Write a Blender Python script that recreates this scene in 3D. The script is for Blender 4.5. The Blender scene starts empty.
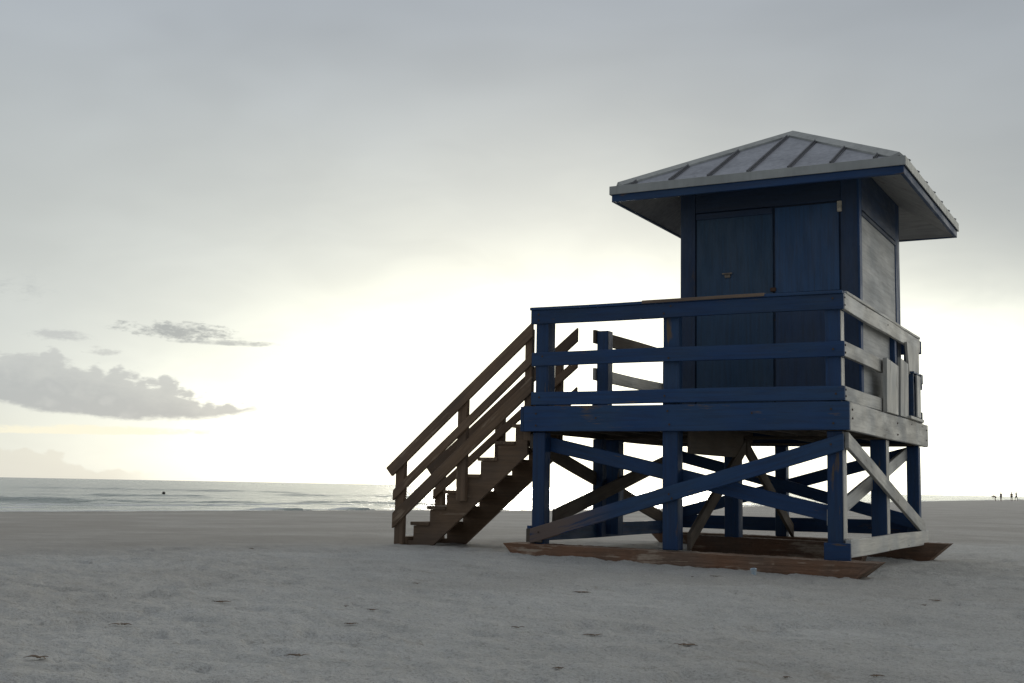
import bpy, bmesh, math, random
import numpy as np
from mathutils import Vector, Matrix
random.seed(4)
S = bpy.context.scene
COL = S.collection

# ------------------------------------------------------------------ camera
CAM = Vector((2.5521, -11.2511, 0.5201))
FW = Vector((-0.46918073, 0.87526017, 0.11742691))
RT = Vector((0.88225868, 0.47038058, 0.01901933))
UP = Vector((0.03858848, -0.11252441, 0.99289938))
cd = bpy.data.cameras.new('camera'); cam = bpy.data.objects.new('camera', cd); COL.objects.link(cam)
M = Matrix.Identity(4)
for i in range(3):
    M[i][0] = RT[i]; M[i][1] = UP[i]; M[i][2] = -FW[i]; M[i][3] = CAM[i]
cam.matrix_world = M
cd.sensor_width = 36; cd.lens = 1230.04 * 36 / 1024; cd.clip_end = 60000; cd.clip_start = .05
S.camera = cam
YAW = -0.4921
FH = np.array([math.sin(YAW), math.cos(YAW)]); RH = np.array([math.cos(YAW), -math.sin(YAW)])

# ------------------------------------------------------------------ node helpers
def newmat(name):
    m = bpy.data.materials.new(name); m.use_nodes = True
    nt = m.node_tree; nt.nodes.clear()
    return m, nt
class N:
    """tiny helper to write node maths as expressions"""
    def __init__(s, nt): s.nt = nt
    def n(s, t, **k):
        nd = s.nt.nodes.new(t)
        for a, b in k.items(): setattr(nd, a, b)
        return nd
    def L(s, a, b): s.nt.links.new(a, b)
    def put(s, sock, v):
        if isinstance(v, bpy.types.NodeSocket): s.L(v, sock)
        else: sock.default_value = v
    def m(s, op, a, b=None, c=None, clamp=False):
        nd = s.n('ShaderNodeMath', operation=op, use_clamp=clamp)
        s.put(nd.inputs[0], a)
        if b is not None: s.put(nd.inputs[1], b)
        if c is not None: s.put(nd.inputs[2], c)
        return nd.outputs[0]
    def add(s, a, b): return s.m('ADD', a, b)
    def sub(s, a, b): return s.m('SUBTRACT', a, b)
    def mul(s, a, b): return s.m('MULTIPLY', a, b)
    def ramp(s, v, a, b, lo=0., hi=1.):
        nd = s.n('ShaderNodeMapRange', interpolation_type='SMOOTHSTEP')
        s.put(nd.inputs[0], v)
        nd.inputs[1].default_value = a; nd.inputs[2].default_value = b
        nd.inputs[3].default_value = lo; nd.inputs[4].default_value = hi
        return nd.outputs[0]
    def gauss(s, v, c, w):
        t = s.mul(s.sub(v, c), 1. / w)
        return s.m('EXPONENT', s.mul(s.mul(t, t), -1.))
    def mix(s, f, a, b):
        nd = s.n('ShaderNodeMix', data_type='RGBA')
        s.put(nd.inputs[0], f)
        s.put(nd.inputs[6], a if isinstance(a, bpy.types.NodeSocket) else (*a, 1) if len(a) == 3 else a)
        s.put(nd.inputs[7], b if isinstance(b, bpy.types.NodeSocket) else (*b, 1) if len(b) == 3 else b)
        return nd.outputs[2]
    def noise(s, vec, scale, detail=4., rough=.55, dist=0.):
        nd = s.n('ShaderNodeTexNoise'); s.L(vec, nd.inputs['Vector'])
        nd.inputs['Scale'].default_value = scale; nd.inputs['Detail'].default_value = detail
        nd.inputs['Roughness'].default_value = rough; nd.inputs['Distortion'].default_value = dist
        return nd.outputs[0]
    def map(s, vec, scale=(1, 1, 1), loc=None):
        nd = s.n('ShaderNodeMapping'); s.L(vec, nd.inputs[0]); nd.inputs[3].default_value = scale
        if loc is not None: s.put(nd.inputs[1], loc)
        return nd.outputs[0]

def finish(h, col, rough, bump=None, dist=.004, strength=1., metal=0., spec=.5):
    b = h.n('ShaderNodeBsdfPrincipled'); o = h.n('ShaderNodeOutputMaterial')
    h.put(b.inputs['Base Color'], col if isinstance(col, bpy.types.NodeSocket) else (*col, 1))
    h.put(b.inputs['Roughness'], rough); b.inputs['Metallic'].default_value = metal
    b.inputs['Specular IOR Level'].default_value = spec
    if bump is not None:
        bp = h.n('ShaderNodeBump'); bp.inputs['Strength'].default_value = strength; bp.inputs['Distance'].default_value = dist
        h.L(bump, bp.inputs['Height']); h.L(bp.outputs[0], b.inputs['Normal'])
    h.L(b.outputs[0], o.inputs[0])
    return b

def wood(name, base, alt, worn, wornness=.5, rough=.55, grain=1., axis='x', bump=.0025, spec=.5, dirt=(.02, .018, .016), endwear=False):
    """painted or bare timber; the board's own long axis is local x"""
    m, nt = newmat(name); h = N(nt)
    tc = h.n('ShaderNodeTexCoord').outputs['Object']
    rnd = h.n('ShaderNodeObjectInfo').outputs['Random']
    off = h.n('ShaderNodeCombineXYZ'); h.L(h.mul(rnd, 37.), off.inputs[0]); h.L(h.mul(rnd, 91.), off.inputs[1]); h.L(h.mul(rnd, 53.), off.inputs[2])
    sc = {'x': (1.2, 22, 22), 'y': (22, 1.2, 22), 'z': (22, 22, 1.2)}[axis]
    sc2 = {'x': (1.5, 5, 5), 'y': (5, 1.5, 5), 'z': (5, 5, 1.5)}[axis]
    v = h.map(tc, sc, off.outputs[0]); v2 = h.map(tc, sc2, off.outputs[0]); v3 = h.map(tc, (1, 1, 1), off.outputs[0])
    g = h.noise(v, 1.6, 5, .65, .3); g2 = h.noise(v2, 1.3, 4, .6); big = h.noise(v3, 1.7, 3, .5); fine = h.noise(v3, 60, 3, .6)
    c = h.mix(h.ramp(big, .35, .68), base, alt)
    tone = h.ramp(rnd, 0., 1., .82, 1.15)
    c = h.mix(h.ramp(g, .3, .62, .32, 0.), c, dirt)                              # dark grain lines
    wm = h.mul(h.ramp(h.add(h.mul(g, .45), h.mul(g2, .75)), .78 - .22 * wornness, .86 - .18 * wornness), 1.)
    if endwear:                                                                  # paint rubbed away towards the low end of the board
        sx_ = h.n('ShaderNodeSeparateXYZ'); h.L(tc, sx_.inputs[0])
        e_ = h.mul(h.ramp(sx_.outputs[0], 1.1, .35), h.ramp(h.add(h.mul(g, .6), h.mul(g2, .6)), .50, .62))
        wm = h.m('MAXIMUM', wm, h.mul(e_, .85))
    c = h.mix(wm, c, worn)
    hsv = h.n('ShaderNodeHueSaturation'); h.L(c, hsv.inputs['Color']); h.L(tone, hsv.inputs['Value'])
    b = h.add(h.mul(g, grain), h.mul(fine, .25))
    b = h.sub(b, h.mul(wm, .3))
    finish(h, hsv.outputs[0], h.ramp(g2, .3, .7, rough - .08, min(1, rough + .2)), b, bump, 1., spec=spec)
    return m

BLUE = wood('blue_paint', (.014, .054, .152), (.022, .062, .140), (.13, .095, .065), .40, .5, spec=.35)
BLUE_WORN = wood('worn_brace_paint', (.014, .054, .152), (.022, .062, .140), (.17, .12, .085), .35, .5, spec=.35, endwear=True)
BLUE_DOOR = wood('door_blue_paint', (.024, .076, .155), (.028, .076, .14), (.06, .045, .035), .12, .5)
BLUE_PANEL = wood('panel_blue_paint', (.024, .090, .215), (.026, .074, .170), (.08, .07, .06), .05, .42, grain=.4)
BLUE_TRIM = wood('trim_blue_paint', (.020, .048, .110), (.026, .050, .098), (.08, .06, .045), .2, .5)
PALE = wood('pale_side_paint', (.52, .50, .44), (.37, .38, .37), (.16, .14, .12), .35, .45, spec=.7, dirt=(.08, .07, .06))  # pale tone for side boards and the right-hand post faces
PALE_WALL = wood('weathered_wall_panel', (.46, .46, .44), (.37, .385, .385), (.27, .24, .20), .25, .6, axis='z', dirt=(.08, .075, .07))
BROWN = wood('bare_stair_timber', (.20, .128, .075), (.14, .095, .062), (.29, .22, .155), .45, .75)
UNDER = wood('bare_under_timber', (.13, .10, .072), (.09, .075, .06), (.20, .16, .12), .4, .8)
SKIDM = wood('rusty_skid_timber', (.21, .110, .062), (.17, .115, .08), (.36, .28, .21), .6, .9, grain=1.6, bump=.012)
SOFF = wood('soffit_plywood', (.40, .39, .37), (.33, .325, .315), (.13, .09, .06), .3, .7, grain=.3)
CAPM = wood('worn_rail_timber', (.20, .14, .095), (.14, .10, .075), (.03, .06, .14), .45, .7)

def metal_mat(name, c1, c2, rough=.42):
    m, nt = newmat(name); h = N(nt); tc = h.n('ShaderNodeTexCoord').outputs['Object']
    a = h.noise(h.map(tc, (1, 1, 1)), 1.4, 5, .6); s_ = h.noise(h.map(tc, (9, 9, 1.5)), 2., 4, .6)
    c = h.mix(h.ramp(a, .35, .65), c1, c2); c = h.mix(h.ramp(s_, .62, .8, 0, .5), c, (.10, .08, .065))
    finish(h, c, h.ramp(s_, .3, .7, rough - .06, rough + .16), h.noise(h.map(tc, (1, 1, 1)), 5., 3, .5), .006, .6, metal=.55)
    return m
ROOFM = metal_mat('galvanised_roof', (.30, .31, .345), (.235, .245, .275))
SEAMM = metal_mat('seam_metal', (.17, .175, .19), (.13, .135, .15))
DRIPM = metal_mat('roof_edge_metal', (.40, .41, .39), (.32, .33, .315), .5)
DARKM = metal_mat('dark_hardware', (.05, .05, .05), (.10, .06, .04), .5)
def plain(name, col, rough=.6, metal=0., var=.3):
    m, nt = newmat(name); h = N(nt); tc = h.n('ShaderNodeTexCoord').outputs['Object']
    a = h.noise(h.map(tc), 18., 3, .6)
    c = h.mix(h.ramp(a, .3, .7), tuple(x * (1 - var) for x in col), tuple(min(1, x * (1 + var)) for x in col))
    finish(h, c, rough, a, .002, .5, metal=metal)
    return m

# ------------------------------------------------------------------ object helpers
W = {}
def link(o, parent=None, M=Matrix.Identity(4)):
    COL.objects.link(o); M = M.copy()
    if parent is not None:
        o.parent = parent; o.matrix_parent_inverse = W[parent.name].inverted()
    o.matrix_basis = M; W[o.name] = M
    return o
def tag(o, label=None, cat=None, group=None, kind=None):
    if label: o['label'] = label
    if cat: o['category'] = cat
    if group: o['group'] = group
    if kind: o['kind'] = kind
    return o
def mesh_obj(name, bm, mat, parent=None, M=Matrix.Identity(4), smooth=False):
    me = bpy.data.meshes.new(name); bm.normal_update(); bm.to_mesh(me); bm.free()
    if mat: me.materials.append(mat)
    if smooth:
        for p in me.polygons: p.use_smooth = True
    return link(bpy.data.objects.new(name, me), parent, M)
def box_bm(bm, x0, x1, y0, y1, z0, z1, bev=0.):
    r = bmesh.ops.create_cube(bm, size=1.)
    vs = r['verts']
    for v in vs:
        v.co = Vector(((x0 + x1) / 2 + v.co.x * (x1 - x0), (y0 + y1) / 2 + v.co.y * (y1 - y0), (z0 + z1) / 2 + v.co.z * (z1 - z0)))
    if bev:
        es = {e for v in vs for e in v.link_edges}
        bmesh.ops.bevel(bm, geom=list(es), offset=bev, segments=2, affect='EDGES', clamp_overlap=True)
def frame(p0, p1, up):
    p0 = Vector(p0); p1 = Vector(p1); x = (p1 - p0).normalized(); u = Vector(up)
    y = u.cross(x).normalized(); z = x.cross(y).normalized()
    Mx = Matrix.Identity(4)
    for i in range(3): Mx[i][0] = x[i]; Mx[i][1] = y[i]; Mx[i][2] = z[i]; Mx[i][3] = p0[i]
    return Mx, (p1 - p0).length
def board(name, p0, p1, w, t, mat, parent, up=(0, 0, 1), cut0=0., cut1=0., bow=.0, bev=.004, wob=.003, name_label=None):
    """board whose long axis runs p0 -> p1; w measured along 'up', t across. cut = plumb cut shear of each end (dx per unit z)"""
    Mx, L = frame(p0, p1, up)
    bm = bmesh.new(); box_bm(bm, 0, L, -t / 2, t / 2, -w / 2, w / 2)
    n = max(2, int(L / .35))
    es = [e for e in bm.edges if abs((e.verts[0].co - e.verts[1].co).x) > L * .5]
    bmesh.ops.subdivide_edges(bm, edges=es, cuts=n, use_grid_fill=True)
    long_e = [e for e in bm.edges if len(e.link_faces) == 2 and e.calc_face_angle(0) > 1.]
    bmesh.ops.bevel(bm, geom=long_e, offset=bev, segments=1, affect='EDGES', clamp_overlap=True)
    ph = random.random() * 9
    for v in bm.verts:
        k = v.co.x / L
        sx = cut0 * (1 - k) + cut1 * k
        x0 = v.co.x
        v.co.x += sx * v.co.z
        v.co.z += bow * math.sin(math.pi * k) + wob * math.sin(x0 * 2.3 + ph)
        v.co.y += wob * .7 * math.sin(x0 * 3.1 + ph * 2)
    o = mesh_obj(name, bm, mat, parent, Mx)
    return o
def hboard(name, x0, x1, y0, y1, z0, z1, mat, parent, **k):
    """axis aligned board given by its extents: long axis is the longest side"""
    d = (x1 - x0, y1 - y0, z1 - z0)
    cx, cy, cz = (x0 + x1) / 2, (y0 + y1) / 2, (z0 + z1) / 2
    if d[0] >= d[1] and d[0] >= d[2]: return board(name, (x0, cy, cz), (x1, cy, cz), d[2], d[1], mat, parent, (0, 0, 1), **k)
    if d[1] >= d[2]: return board(name, (cx, y0, cz), (cx, y1, cz), d[2], d[0], mat, parent, (0, 0, 1), **k)
    return board(name, (cx, cy, z0), (cx, cy, z1), d[1], d[0], mat, parent, (0, 1, 0), **k)

# ------------------------------------------------------------------ value noise in numpy
def vnoise(x, y, seed=0):
    xi = np.floor(x).astype(np.int64); yi = np.floor(y).astype(np.int64)
    fx = x - xi; fy = y - yi; fx = fx * fx * (3 - 2 * fx); fy = fy * fy * (3 - 2 * fy)
    def hsh(a, b):
        n = (a * 374761393 + b * 668265263 + seed * 1442695041) & 0xFFFFFFFF
        n = ((n ^ (n >> 13)) * 1274126177) & 0xFFFFFFFF
        return ((n ^ (n >> 16)) & 0xFFFF) / 65535.
    a = hsh(xi, yi); b = hsh(xi + 1, yi); c = hsh(xi, yi + 1); d = hsh(xi + 1, yi + 1)
    return (a + (b - a) * fx) * (1 - fy) + (c + (d - c) * fx) * fy - .5
def fbm(x, y, o=4, seed=0):
    r = 0; a = 1.; s = 0
    for i in range(o):
        r = r + a * vnoise(x * 2 ** i + 17.3 * i, y * 2 ** i - 9.1 * i, seed + i); s += a; a *= .52
    return r / s
SEA_Z = -.45
SD = np.array([-9000, -50, 0, 20, 35.1, 47.7, 50.8, 70, 92, 159, 229, 400, 1000, 9000, 40000.])
SL = np.array([-9000, -110, -62, -34, -14.6, -4.7, -.6, 10.7, 19.5, 50, 83, 165, 450, 4200, 18800.])
def cam_frame(x, y):
    dx = x - CAM.x; dy = y - CAM.y
    return dx * RH[0] + dy * RH[1], dx * FH[0] + dy * FH[1]        # lateral, depth
def shore(x, y):
    la, de = cam_frame(x, y)
    return (la - np.interp(de, SD, SL)) * .8
def ss(t): t = np.clip(t, 0, 1); return t * t * (3 - 2 * t)
def sand_h(x, y, detail=True):
    s = shore(x, y)
    base = -.22 + .11 * np.clip((-x) / 4.6, 0, 1)
    k = np.clip(s / 34., 0, 1)
    h = np.where(s > 0, SEA_Z + (base - SEA_Z) * (k ** .9), SEA_Z + s * .05)
    h = np.maximum(h, -4.)
    if detail:
        r = np.hypot(x - CAM.x, y - CAM.y)
        rough = ss((s - 31) / 5.) * .85 + .15
        h = h + rough * (.040 * fbm(x * .7, y * .7, 2, 3) + .024 * fbm(x * 2.6, y * 2.6, 3, 11) + .040 * fbm(x * 9., y * 9., 3, 23) + .012 * fbm(x * 30., y * 30., 2, 29)) * np.clip(1.2 - r / 60, .15, 1)
        # footprints: pitted hollows
        c = vnoise(x * 3.6 + 5, y * 3.6, 77) + .25 * vnoise(x * 11., y * 11., 78)
        h = h - rough * .030 * ss((c - .24) / .13) * np.clip(1 - r / 35, 0, 1)
        h = h + .045 * (fbm(x * 1.6, y * 1.2, 3, 91) + .12) * np.exp(-((y + .25) / .3) ** 2) * (x > -4.2) * (x < 1.2)
        # drift against the skids and scour in the middle
        h = h - .03 * np.exp(-((x + 1.6) / 1.9) ** 2 - ((y - 1.) / .8) ** 2)
    return h
def sheet(name, X, Y, Z, mat, attrs=None):
    nr, na = X.shape
    co = np.stack([X, Y, Z], -1).reshape(-1, 3)
    i = np.arange(nr - 1)[:, None] * na + np.arange(na - 1)[None, :]
    q = np.stack([i, i + 1, i + na + 1, i + na], -1).reshape(-1, 4)
    me = bpy.data.meshes.new(name)
    me.vertices.add(len(co)); me.vertices.foreach_set('co', co.ravel())
    me.loops.add(q.size); me.loops.foreach_set('vertex_index', q.ravel())
    me.polygons.add(len(q)); me.polygons.foreach_set('loop_start', np.arange(len(q)) * 4)
    me.polygons.foreach_set('use_smooth', np.ones(len(q), bool))
    me.update(calc_edges=True); me.validate()
    for k, v in (attrs or {}).items():
        a = me.attributes.new(k, 'FLOAT', 'POINT'); a.data.foreach_set('value', v.ravel().astype(np.float32))
    me.materials.append(mat)
    return link(bpy.data.objects.new(name, me))

# ------------------------------------------------------------------ sand
def sand_mat():
    m, nt = newmat('sand'); h = N(nt)
    pos = h.n('ShaderNodeNewGeometry').outputs['Position']
    at = h.n('ShaderNodeAttribute', attribute_name='damp').outputs['Fac']
    wet = h.n('ShaderNodeAttribute', attribute_name='wet').outputs['Fac']
    v = h.map(pos, (1, 1, 1))
    vs = h.map(pos, (1., 1.9, 1.))
    big = h.noise(v, .35, 4, .6); mid = h.noise(vs, 2.2, 5, .65); fine = h.noise(v, 22, 4, .7); grit = h.noise(v, 140, 3, .7)
    c = h.mix(h.ramp(mid, .3, .7), (.66, .655, .615), (.78, .77, .725))
    c = h.mix(h.ramp(big, .35, .65, 0, .35), c, (.48, .44, .375))
    c = h.mix(h.ramp(fine, .56, .74, 0, .6), c, (.33, .29, .24))
    c = h.mix(h.ramp(grit, .55, .70, 0, .6), c, (.25, .21, .17))
    shell = h.noise(v, 55, 2, .5)
    c = h.mix(h.ramp(shell, .70, .76, 0, .7), c, (.72, .70, .66))
    c = h.mix(h.mul(h.ramp(h.noise(h.map(pos, (.7, 1.6, 1.)), 3.1, 4, .7, .8), .60, .72), .40), c, (.44, .38, .30))
    g5 = h.noise(v, 62., 2, .6)
    c = h.mix(h.ramp(g5, .52, .66, 0, .34), c, (.26, .235, .20))
    c = h.mix(h.ramp(g5, .46, .34, 0, .25), c, (.80, .79, .77))
    dm = h.mix(h.ramp(mid, .3, .7), (.51, .48, .435), (.59, .56, .505))
    dm = h.mix(h.ramp(big, .35, .6, 0, .5), dm, (.37, .335, .29))
    c = h.mix(h.mul(at, .85), c, dm)
    c = h.mix(wet, c, (.27, .24, .21))
    lump = h.noise(v, 7., 3, .6, .5)
    b = h.add(h.add(h.add(h.mul(mid, 1.4), h.mul(h.ramp(lump, .35, .7), .55)), h.mul(fine, 1.5)), h.mul(grit, .45))
    wr = h.n('ShaderNodeMapRange'); h.L(wet, wr.inputs[0]); wr.inputs[3].default_value = .95; wr.inputs[4].default_value = .32
    finish(h, c, wr.outputs[0], b, .035, 1., spec=.25)
    return m
def polar(r, ang):
    A, R = np.meshgrid(ang, r)
    la = R * np.sin(A); de = R * np.cos(A)
    return CAM.x + la * RH[0] + de * FH[0], CAM.y + la * RH[1] + de * FH[1], R
r1 = [.02, .5, 1., 1.5]
while r1[-1] < 34: r1.append(r1[-1] * 1.0085)
while r1[-1] < 320: r1.append(r1[-1] * 1.03)
while r1[-1] < 30000: r1.append(r1[-1] * 1.15)
a1 = np.concatenate([np.radians(np.arange(-180, -34, 3.)), np.radians(np.arange(-34, 34, .14)), np.radians(np.arange(34, 180.1, 3.))])
a1[-1] = math.pi
X, Y, R = polar(np.array(r1), a1)
sh = shore(X, Y)
damp = 1 - ss((sh - 32.5 - 2.2 * fbm(X * .25, Y * .25, 3, 5)) / 3.2)
wet = 1 - ss((sh - .2 - 1.4 * fbm(X * .12, Y * .12, 3, 9)) / 2.6)
sand = sheet('sand', X, Y, sand_h(X, Y), sand_mat(), {'damp': damp, 'wet': wet})
tag(sand, kind='structure')

# ------------------------------------------------------------------ sea
def sea_mat():
    m, nt = newmat('sea_water'); h = N(nt)
    pos = h.n('ShaderNodeNewGeometry').outputs['Position']
    foam = h.n('ShaderNodeAttribute', attribute_name='foam').outputs['Fac']
    th = math.radians(62)
    rot = h.n('ShaderNodeMapping'); h.L(pos, rot.inputs[0]); rot.inputs[2].default_value = (0, 0, th); rot.inputs[3].default_value = (1., .35, 1.)
    v = rot.outputs[0]
    n1 = h.noise(v, .35, 5, .6, .6); n2 = h.noise(v, 1.6, 4, .6, .4); n3 = h.noise(v, .06, 3, .6)
    fo = h.noise(h.map(pos), 1.3, 5, .7)
    fm = h.ramp(h.add(foam, h.mul(h.sub(fo, .5), 1.2)), .36, .58)
    c = h.mix(h.ramp(n3, .35, .65), (.22, .26, .23), (.28, .315, .28))
    c = h.mix(fm, c, (.72, .73, .71))
    b = finish(h, c, h.mix(fm, (.17,) * 3, (.8,) * 3), h.add(h.mul(n1, 1.), h.mul(n2, .6)), .5, 1., spec=.5)
    b.inputs['IOR'].default_value = 1.33
    return m
r2 = [18.]
while r2[-1] < 90: r2.append(r2[-1] * 1.0045)
while r2[-1] < 400: r2.append(r2[-1] * 1.012)
while r2[-1] < 40000: r2.append(r2[-1] * 1.12)
a2 = np.concatenate([np.radians(np.arange(-80, -26, 1.5)), np.radians(np.arange(-26, 26, .12)), np.radians(np.arange(26, 66, 1.5))])
X, Y, R = polar(np.array(r2), a2)
s = shore(X, Y); la, de = cam_frame(X, Y)
off = np.clip(-s, 0, None)
wob = s + 3. * fbm(X * .04, Y * .04, 2, 31)
amp = np.clip(off / 6, 0, 1) * np.clip(1 - (R - 60) / 260, 0.0, 1)
Z = SEA_Z + amp * (.035 * np.sin(wob * 2 * math.pi / 6.5) + .055 * fbm(X * .5, Y * .5, 4, 41) + .05 * fbm(X * .16, Y * .16, 2, 47))
def ridge(d0, l0, l1, hgt, wd, slope=0., soft=1.5):
    env = ss((la - l0) / soft) * (1 - ss((la - l1) / soft))
    t = (de - (d0 + slope * (la - l0) + .5 * fbm(la * .3, la * 0, 2, int(d0)))) / wd
    return hgt * env * np.exp(-t * t) * (1 + .35 * vnoise(la * 1.3, de * .2, 8))
Z = Z + ridge(48, -34, -18.5, .24, .9, .1, 4.) + ridge(44.2, -9.6, -6.9, .08, .5, 0, .9) + ridge(46.8, -6.9, -5.3, .10, .45, 0, .7)
Z = Z + ridge(62, -12, -2, .10, .7, .15, 2) + ridge(55, -20, -12.5, .10, .6, .1, 2) + ridge(74, -26, -19, .12, .8, 0, 2) + ridge(95, -20, 5, .14, 1, .1, 4) + ridge(120, -50, -24, .16, 1.2, 0, 6)
Z = np.where(s > 0, SEA_Z - .004, Z)
foam = np.exp(-((s + .7 + .9 * fbm(X * .35, Y * .35, 3, 51)) / .7) ** 2) * .75 + .8 * np.exp(-((s + 4.2 + 2 * fbm(X * .2, Y * .2, 2, 53)) / .8) ** 2) * (fbm(X * .15, Y * .15, 2, 55) > 0) + .55 * np.exp(-((s + 9. + 3 * fbm(X * .15, Y * .15, 2, 57)) / 1.) ** 2) * (fbm(X * .12, Y * .12, 2, 58) > .02)
sea = sheet('sea', X, Y, Z, sea_mat(), {'foam': foam})
tag(sea, kind='structure')

# ------------------------------------------------------------------ lifeguard tower
TW = bpy.data.objects.new('lifeguard_tower', None); TW.empty_display_size = .3
link(TW, None, Matrix.Translation((-1.65, 2.0, -.1)))
tag(TW, 'blue wooden lifeguard tower on cross-braced posts with pale metal hip roof', 'lifeguard tower')

def skid(x0t, x0b, x1t, x1b, y0, y1, zt0, zt1, h, nm='skid'):
    bm = bmesh.new(); n = 90; rows = []
    for i in range(n + 1):
        k = i / n
        xt = x0t + (x1t - x0t) * k; xb = min(max(xt, x0b), x1b) + (k - .5) * .002; zt = zt0 + (zt1 - zt0) * k
        j = lambda a: a * random.uniform(-1, 1)
        hb = h * (1. if 0 < i < n else .97)
        r = [bm.verts.new((xt, y0 + j(.004), zt + j(.003))), bm.verts.new((xt, y1, zt + j(.003))),
             bm.verts.new((xb, y1, zt - hb + j(.007))), bm.verts.new((xb, y0 + .012 + j(.005), zt - hb + j(.007))),
             bm.verts.new(((xt + xb) / 2, y0 - .004 + j(.004), zt - hb * .5 + j(.01)))]
        rows.append(r)
    for a, b in zip(rows, rows[1:]):
        for q in range(5):
            bm.faces.new((a[q], a[(q + 1) % 5], b[(q + 1) % 5], b[q]))
    bm.faces.new(rows[0][::-1]); bm.faces.new(rows[-1])
    bmesh.ops.recalc_face_normals(bm, faces=bm.faces[:])
    return mesh_obj(nm, bm, SKIDM, TW)
skid(-3.47, -3.27, .26, -.02, -.13, .21, -.043, -.085, .22)
skid(-2.3, -2.15, -.27, -.35, 1.88, 2.12, .03, .0, .22)
skid(-3.42, -3.2, .27, .02, 3.72, 4.02, -.01, -.035, .22)

PX = (-3.165, -1.735, -.150); PY = (.11, 2.0, 3.93)
for ix, px in enumerate(PX):
    for iy, py in enumerate(PY):
        zb = (-.055, -.0, -.02)[iy]; hw = (.07 if not (iy == 1) else .08) + (.008 if ix == 1 and iy == 0 else 0)
        zt = 1.085 if ix != 1 else 1.09
        board('support_post', (px, py, zb), (px, py, zt), 2 * hw, 2 * hw, BLUE, TW, (0, 1, 0), bev=.008)
board('support_post', (-3.24, 1.74, -.02), (-3.24, 1.74, 1.085), .13, .12, BLUE, TW, (0, 1, 0), bev=.008)
# thin pale boards over the right-hand faces of the right-hand posts
hboard('post_side', -.0795, -.071, .045, .175, .11, .99, PALE, TW, wob=0, bev=.001)
hboard('post_side', -.0695, -.064, 1.93, 2.07, .11, 1.08, PALE, TW, wob=0, bev=.001)
# foot blocks at the front corners
hboard('foot_block', -.245, -.008, -.002, .036, -.085, .075, BLUE, TW)
hboard('foot_block', -3.275, -3.10, .0, .036, -.035, .10, UNDER, TW)
# sill beams running front to back
hboard('sill_beam', -.062, -.012, .04, 4.03, -.055, .105, PALE, TW)
hboard('sill_beam', -3.285, -3.24, .04, 4.03, -.03, .13, BLUE, TW)
hboard('sill_beam', -3.31, -.1, 4.005, 4.05, .04, .21, BLUE, TW)

def brace(p0, p1, w, t, mat, cut=0.):
    return board('cross_brace', p0, p1, w, t, mat, TW, (0, 0, 1), cut0=cut, cut1=cut, bev=.005)
# front pair: one outside, one inside the posts
sl = (1.07 - .02) / 3.2
brace((-3.235, .018, .03), (-.06, .018, .985), .145, .04, BLUE_WORN, .3)
brace((-3.18, .205, .985), (-.16, .205, .315), .145, .04, BLUE, -.3)
# left side pair
brace((-3.27, .08, .99), (-3.27, 3.95, .13), .145, .04, UNDER, -.25)
brace((-3.065, .2, .22), (-3.065, 3.9, .98), .145, .04, UNDER, .25)
# middle line: front foot up to the middle, down to the back foot
brace((-1.60, .20, .02), (-1.60, 1.98, 1.02), .14, .04, UNDER, .6)
brace((-1.60, 2.02, 1.02), (-1.60, 3.9, .05), .14, .04, UNDER, -.6)
# right side pair
brace((-.045, .07, 1.005), (-.045, 3.93, .12), .145, .04, PALE, -.25)
brace((-.225, .12, .30), (-.225, 3.90, 1.0), .145, .04, PALE, .25)
# back pair
brace((-3.2, 4.02, .20), (-.15, 4.02, 1.03), .145, .04, BLUE, .3)
brace((-3.2, 3.84, 1.0), (-.15, 3.84, .20), .145, .04, BLUE, -.3)

# deck
bm = bmesh.new()
x = -3.30
while x < -.05:
    box_bm(bm, x, x + .136, .0, 4.0, 1.282, 1.32, .003); x += .142
deck = mesh_obj('deck', bm, UNDER, TW)
def rim(x0, x1, y0, y1, z0, z1, m): return hboard('rim_board', x0, x1, y0, y1, z0, z1, m, deck, bev=.005)
rim(-3.315, .002, -.024, .018, 1.088, 1.345, BLUE)
rim(-.040, .004, .019, 4.03, 1.084, 1.345, PALE)
rim(-3.315, .0, 4.031, 4.072, 1.09, 1.345, BLUE)
rim(-3.355, -3.316, 1.02, 4.03, 1.09, 1.345, BLUE)
rim(-3.355, -3.316, -.02, .14, 1.09, 1.345, BLUE)
for jx in (-2.95, -2.55, -2.15, -1.25, -.9, -.5):
    hboard('joist', jx - .019, jx + .019, .02, 4.03, 1.125, 1.28, UNDER, deck)
hboard('joist', -3.31, -3.27, .19, 4.03, 1.09, 1.28, UNDER, deck)
hboard('joist', -1.625, -1.585, .22, 1.9, .88, 1.28, UNDER, deck)
hboard('joist', -.105, -.065, .19, 4.03, 1.1, 1.28, UNDER, deck)
for by in (.20, 1.93, 2.07, 3.85):
    hboard('beam', -3.26, -.11, by - .02, by + .02, 1.095, 1.2825 - .16, UNDER, deck) if by != .20 else None

# railings
def rpost(x, y, w=.12, top=2.34, m=BLUE, d=None):
    d = d or w
    return board('rail_post', (x, y, 1.322), (x, y, top), d, w, m, TW, (0, 1, 0), bev=.005)
rpost(-3.135, .105, .14, d=.17); rpost(-1.735, .10, .165, d=.09); rpost(-.155, .10, .14, d=.13)
rpost(-3.215, 1.80, .14); rpost(-3.245, 3.93, .11)
rpost(-.135, 2.62, .10); rpost(-.145, 3.80, .12)
for z0_, z1_ in ((1.50, 1.758), (1.91, 2.193)):
    hboard('post_side', -.0845, -.078, .045, .165, z0_, z1_, PALE, TW, wob=0, bev=.001); rpost(-1.7, 3.95, .1)
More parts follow.
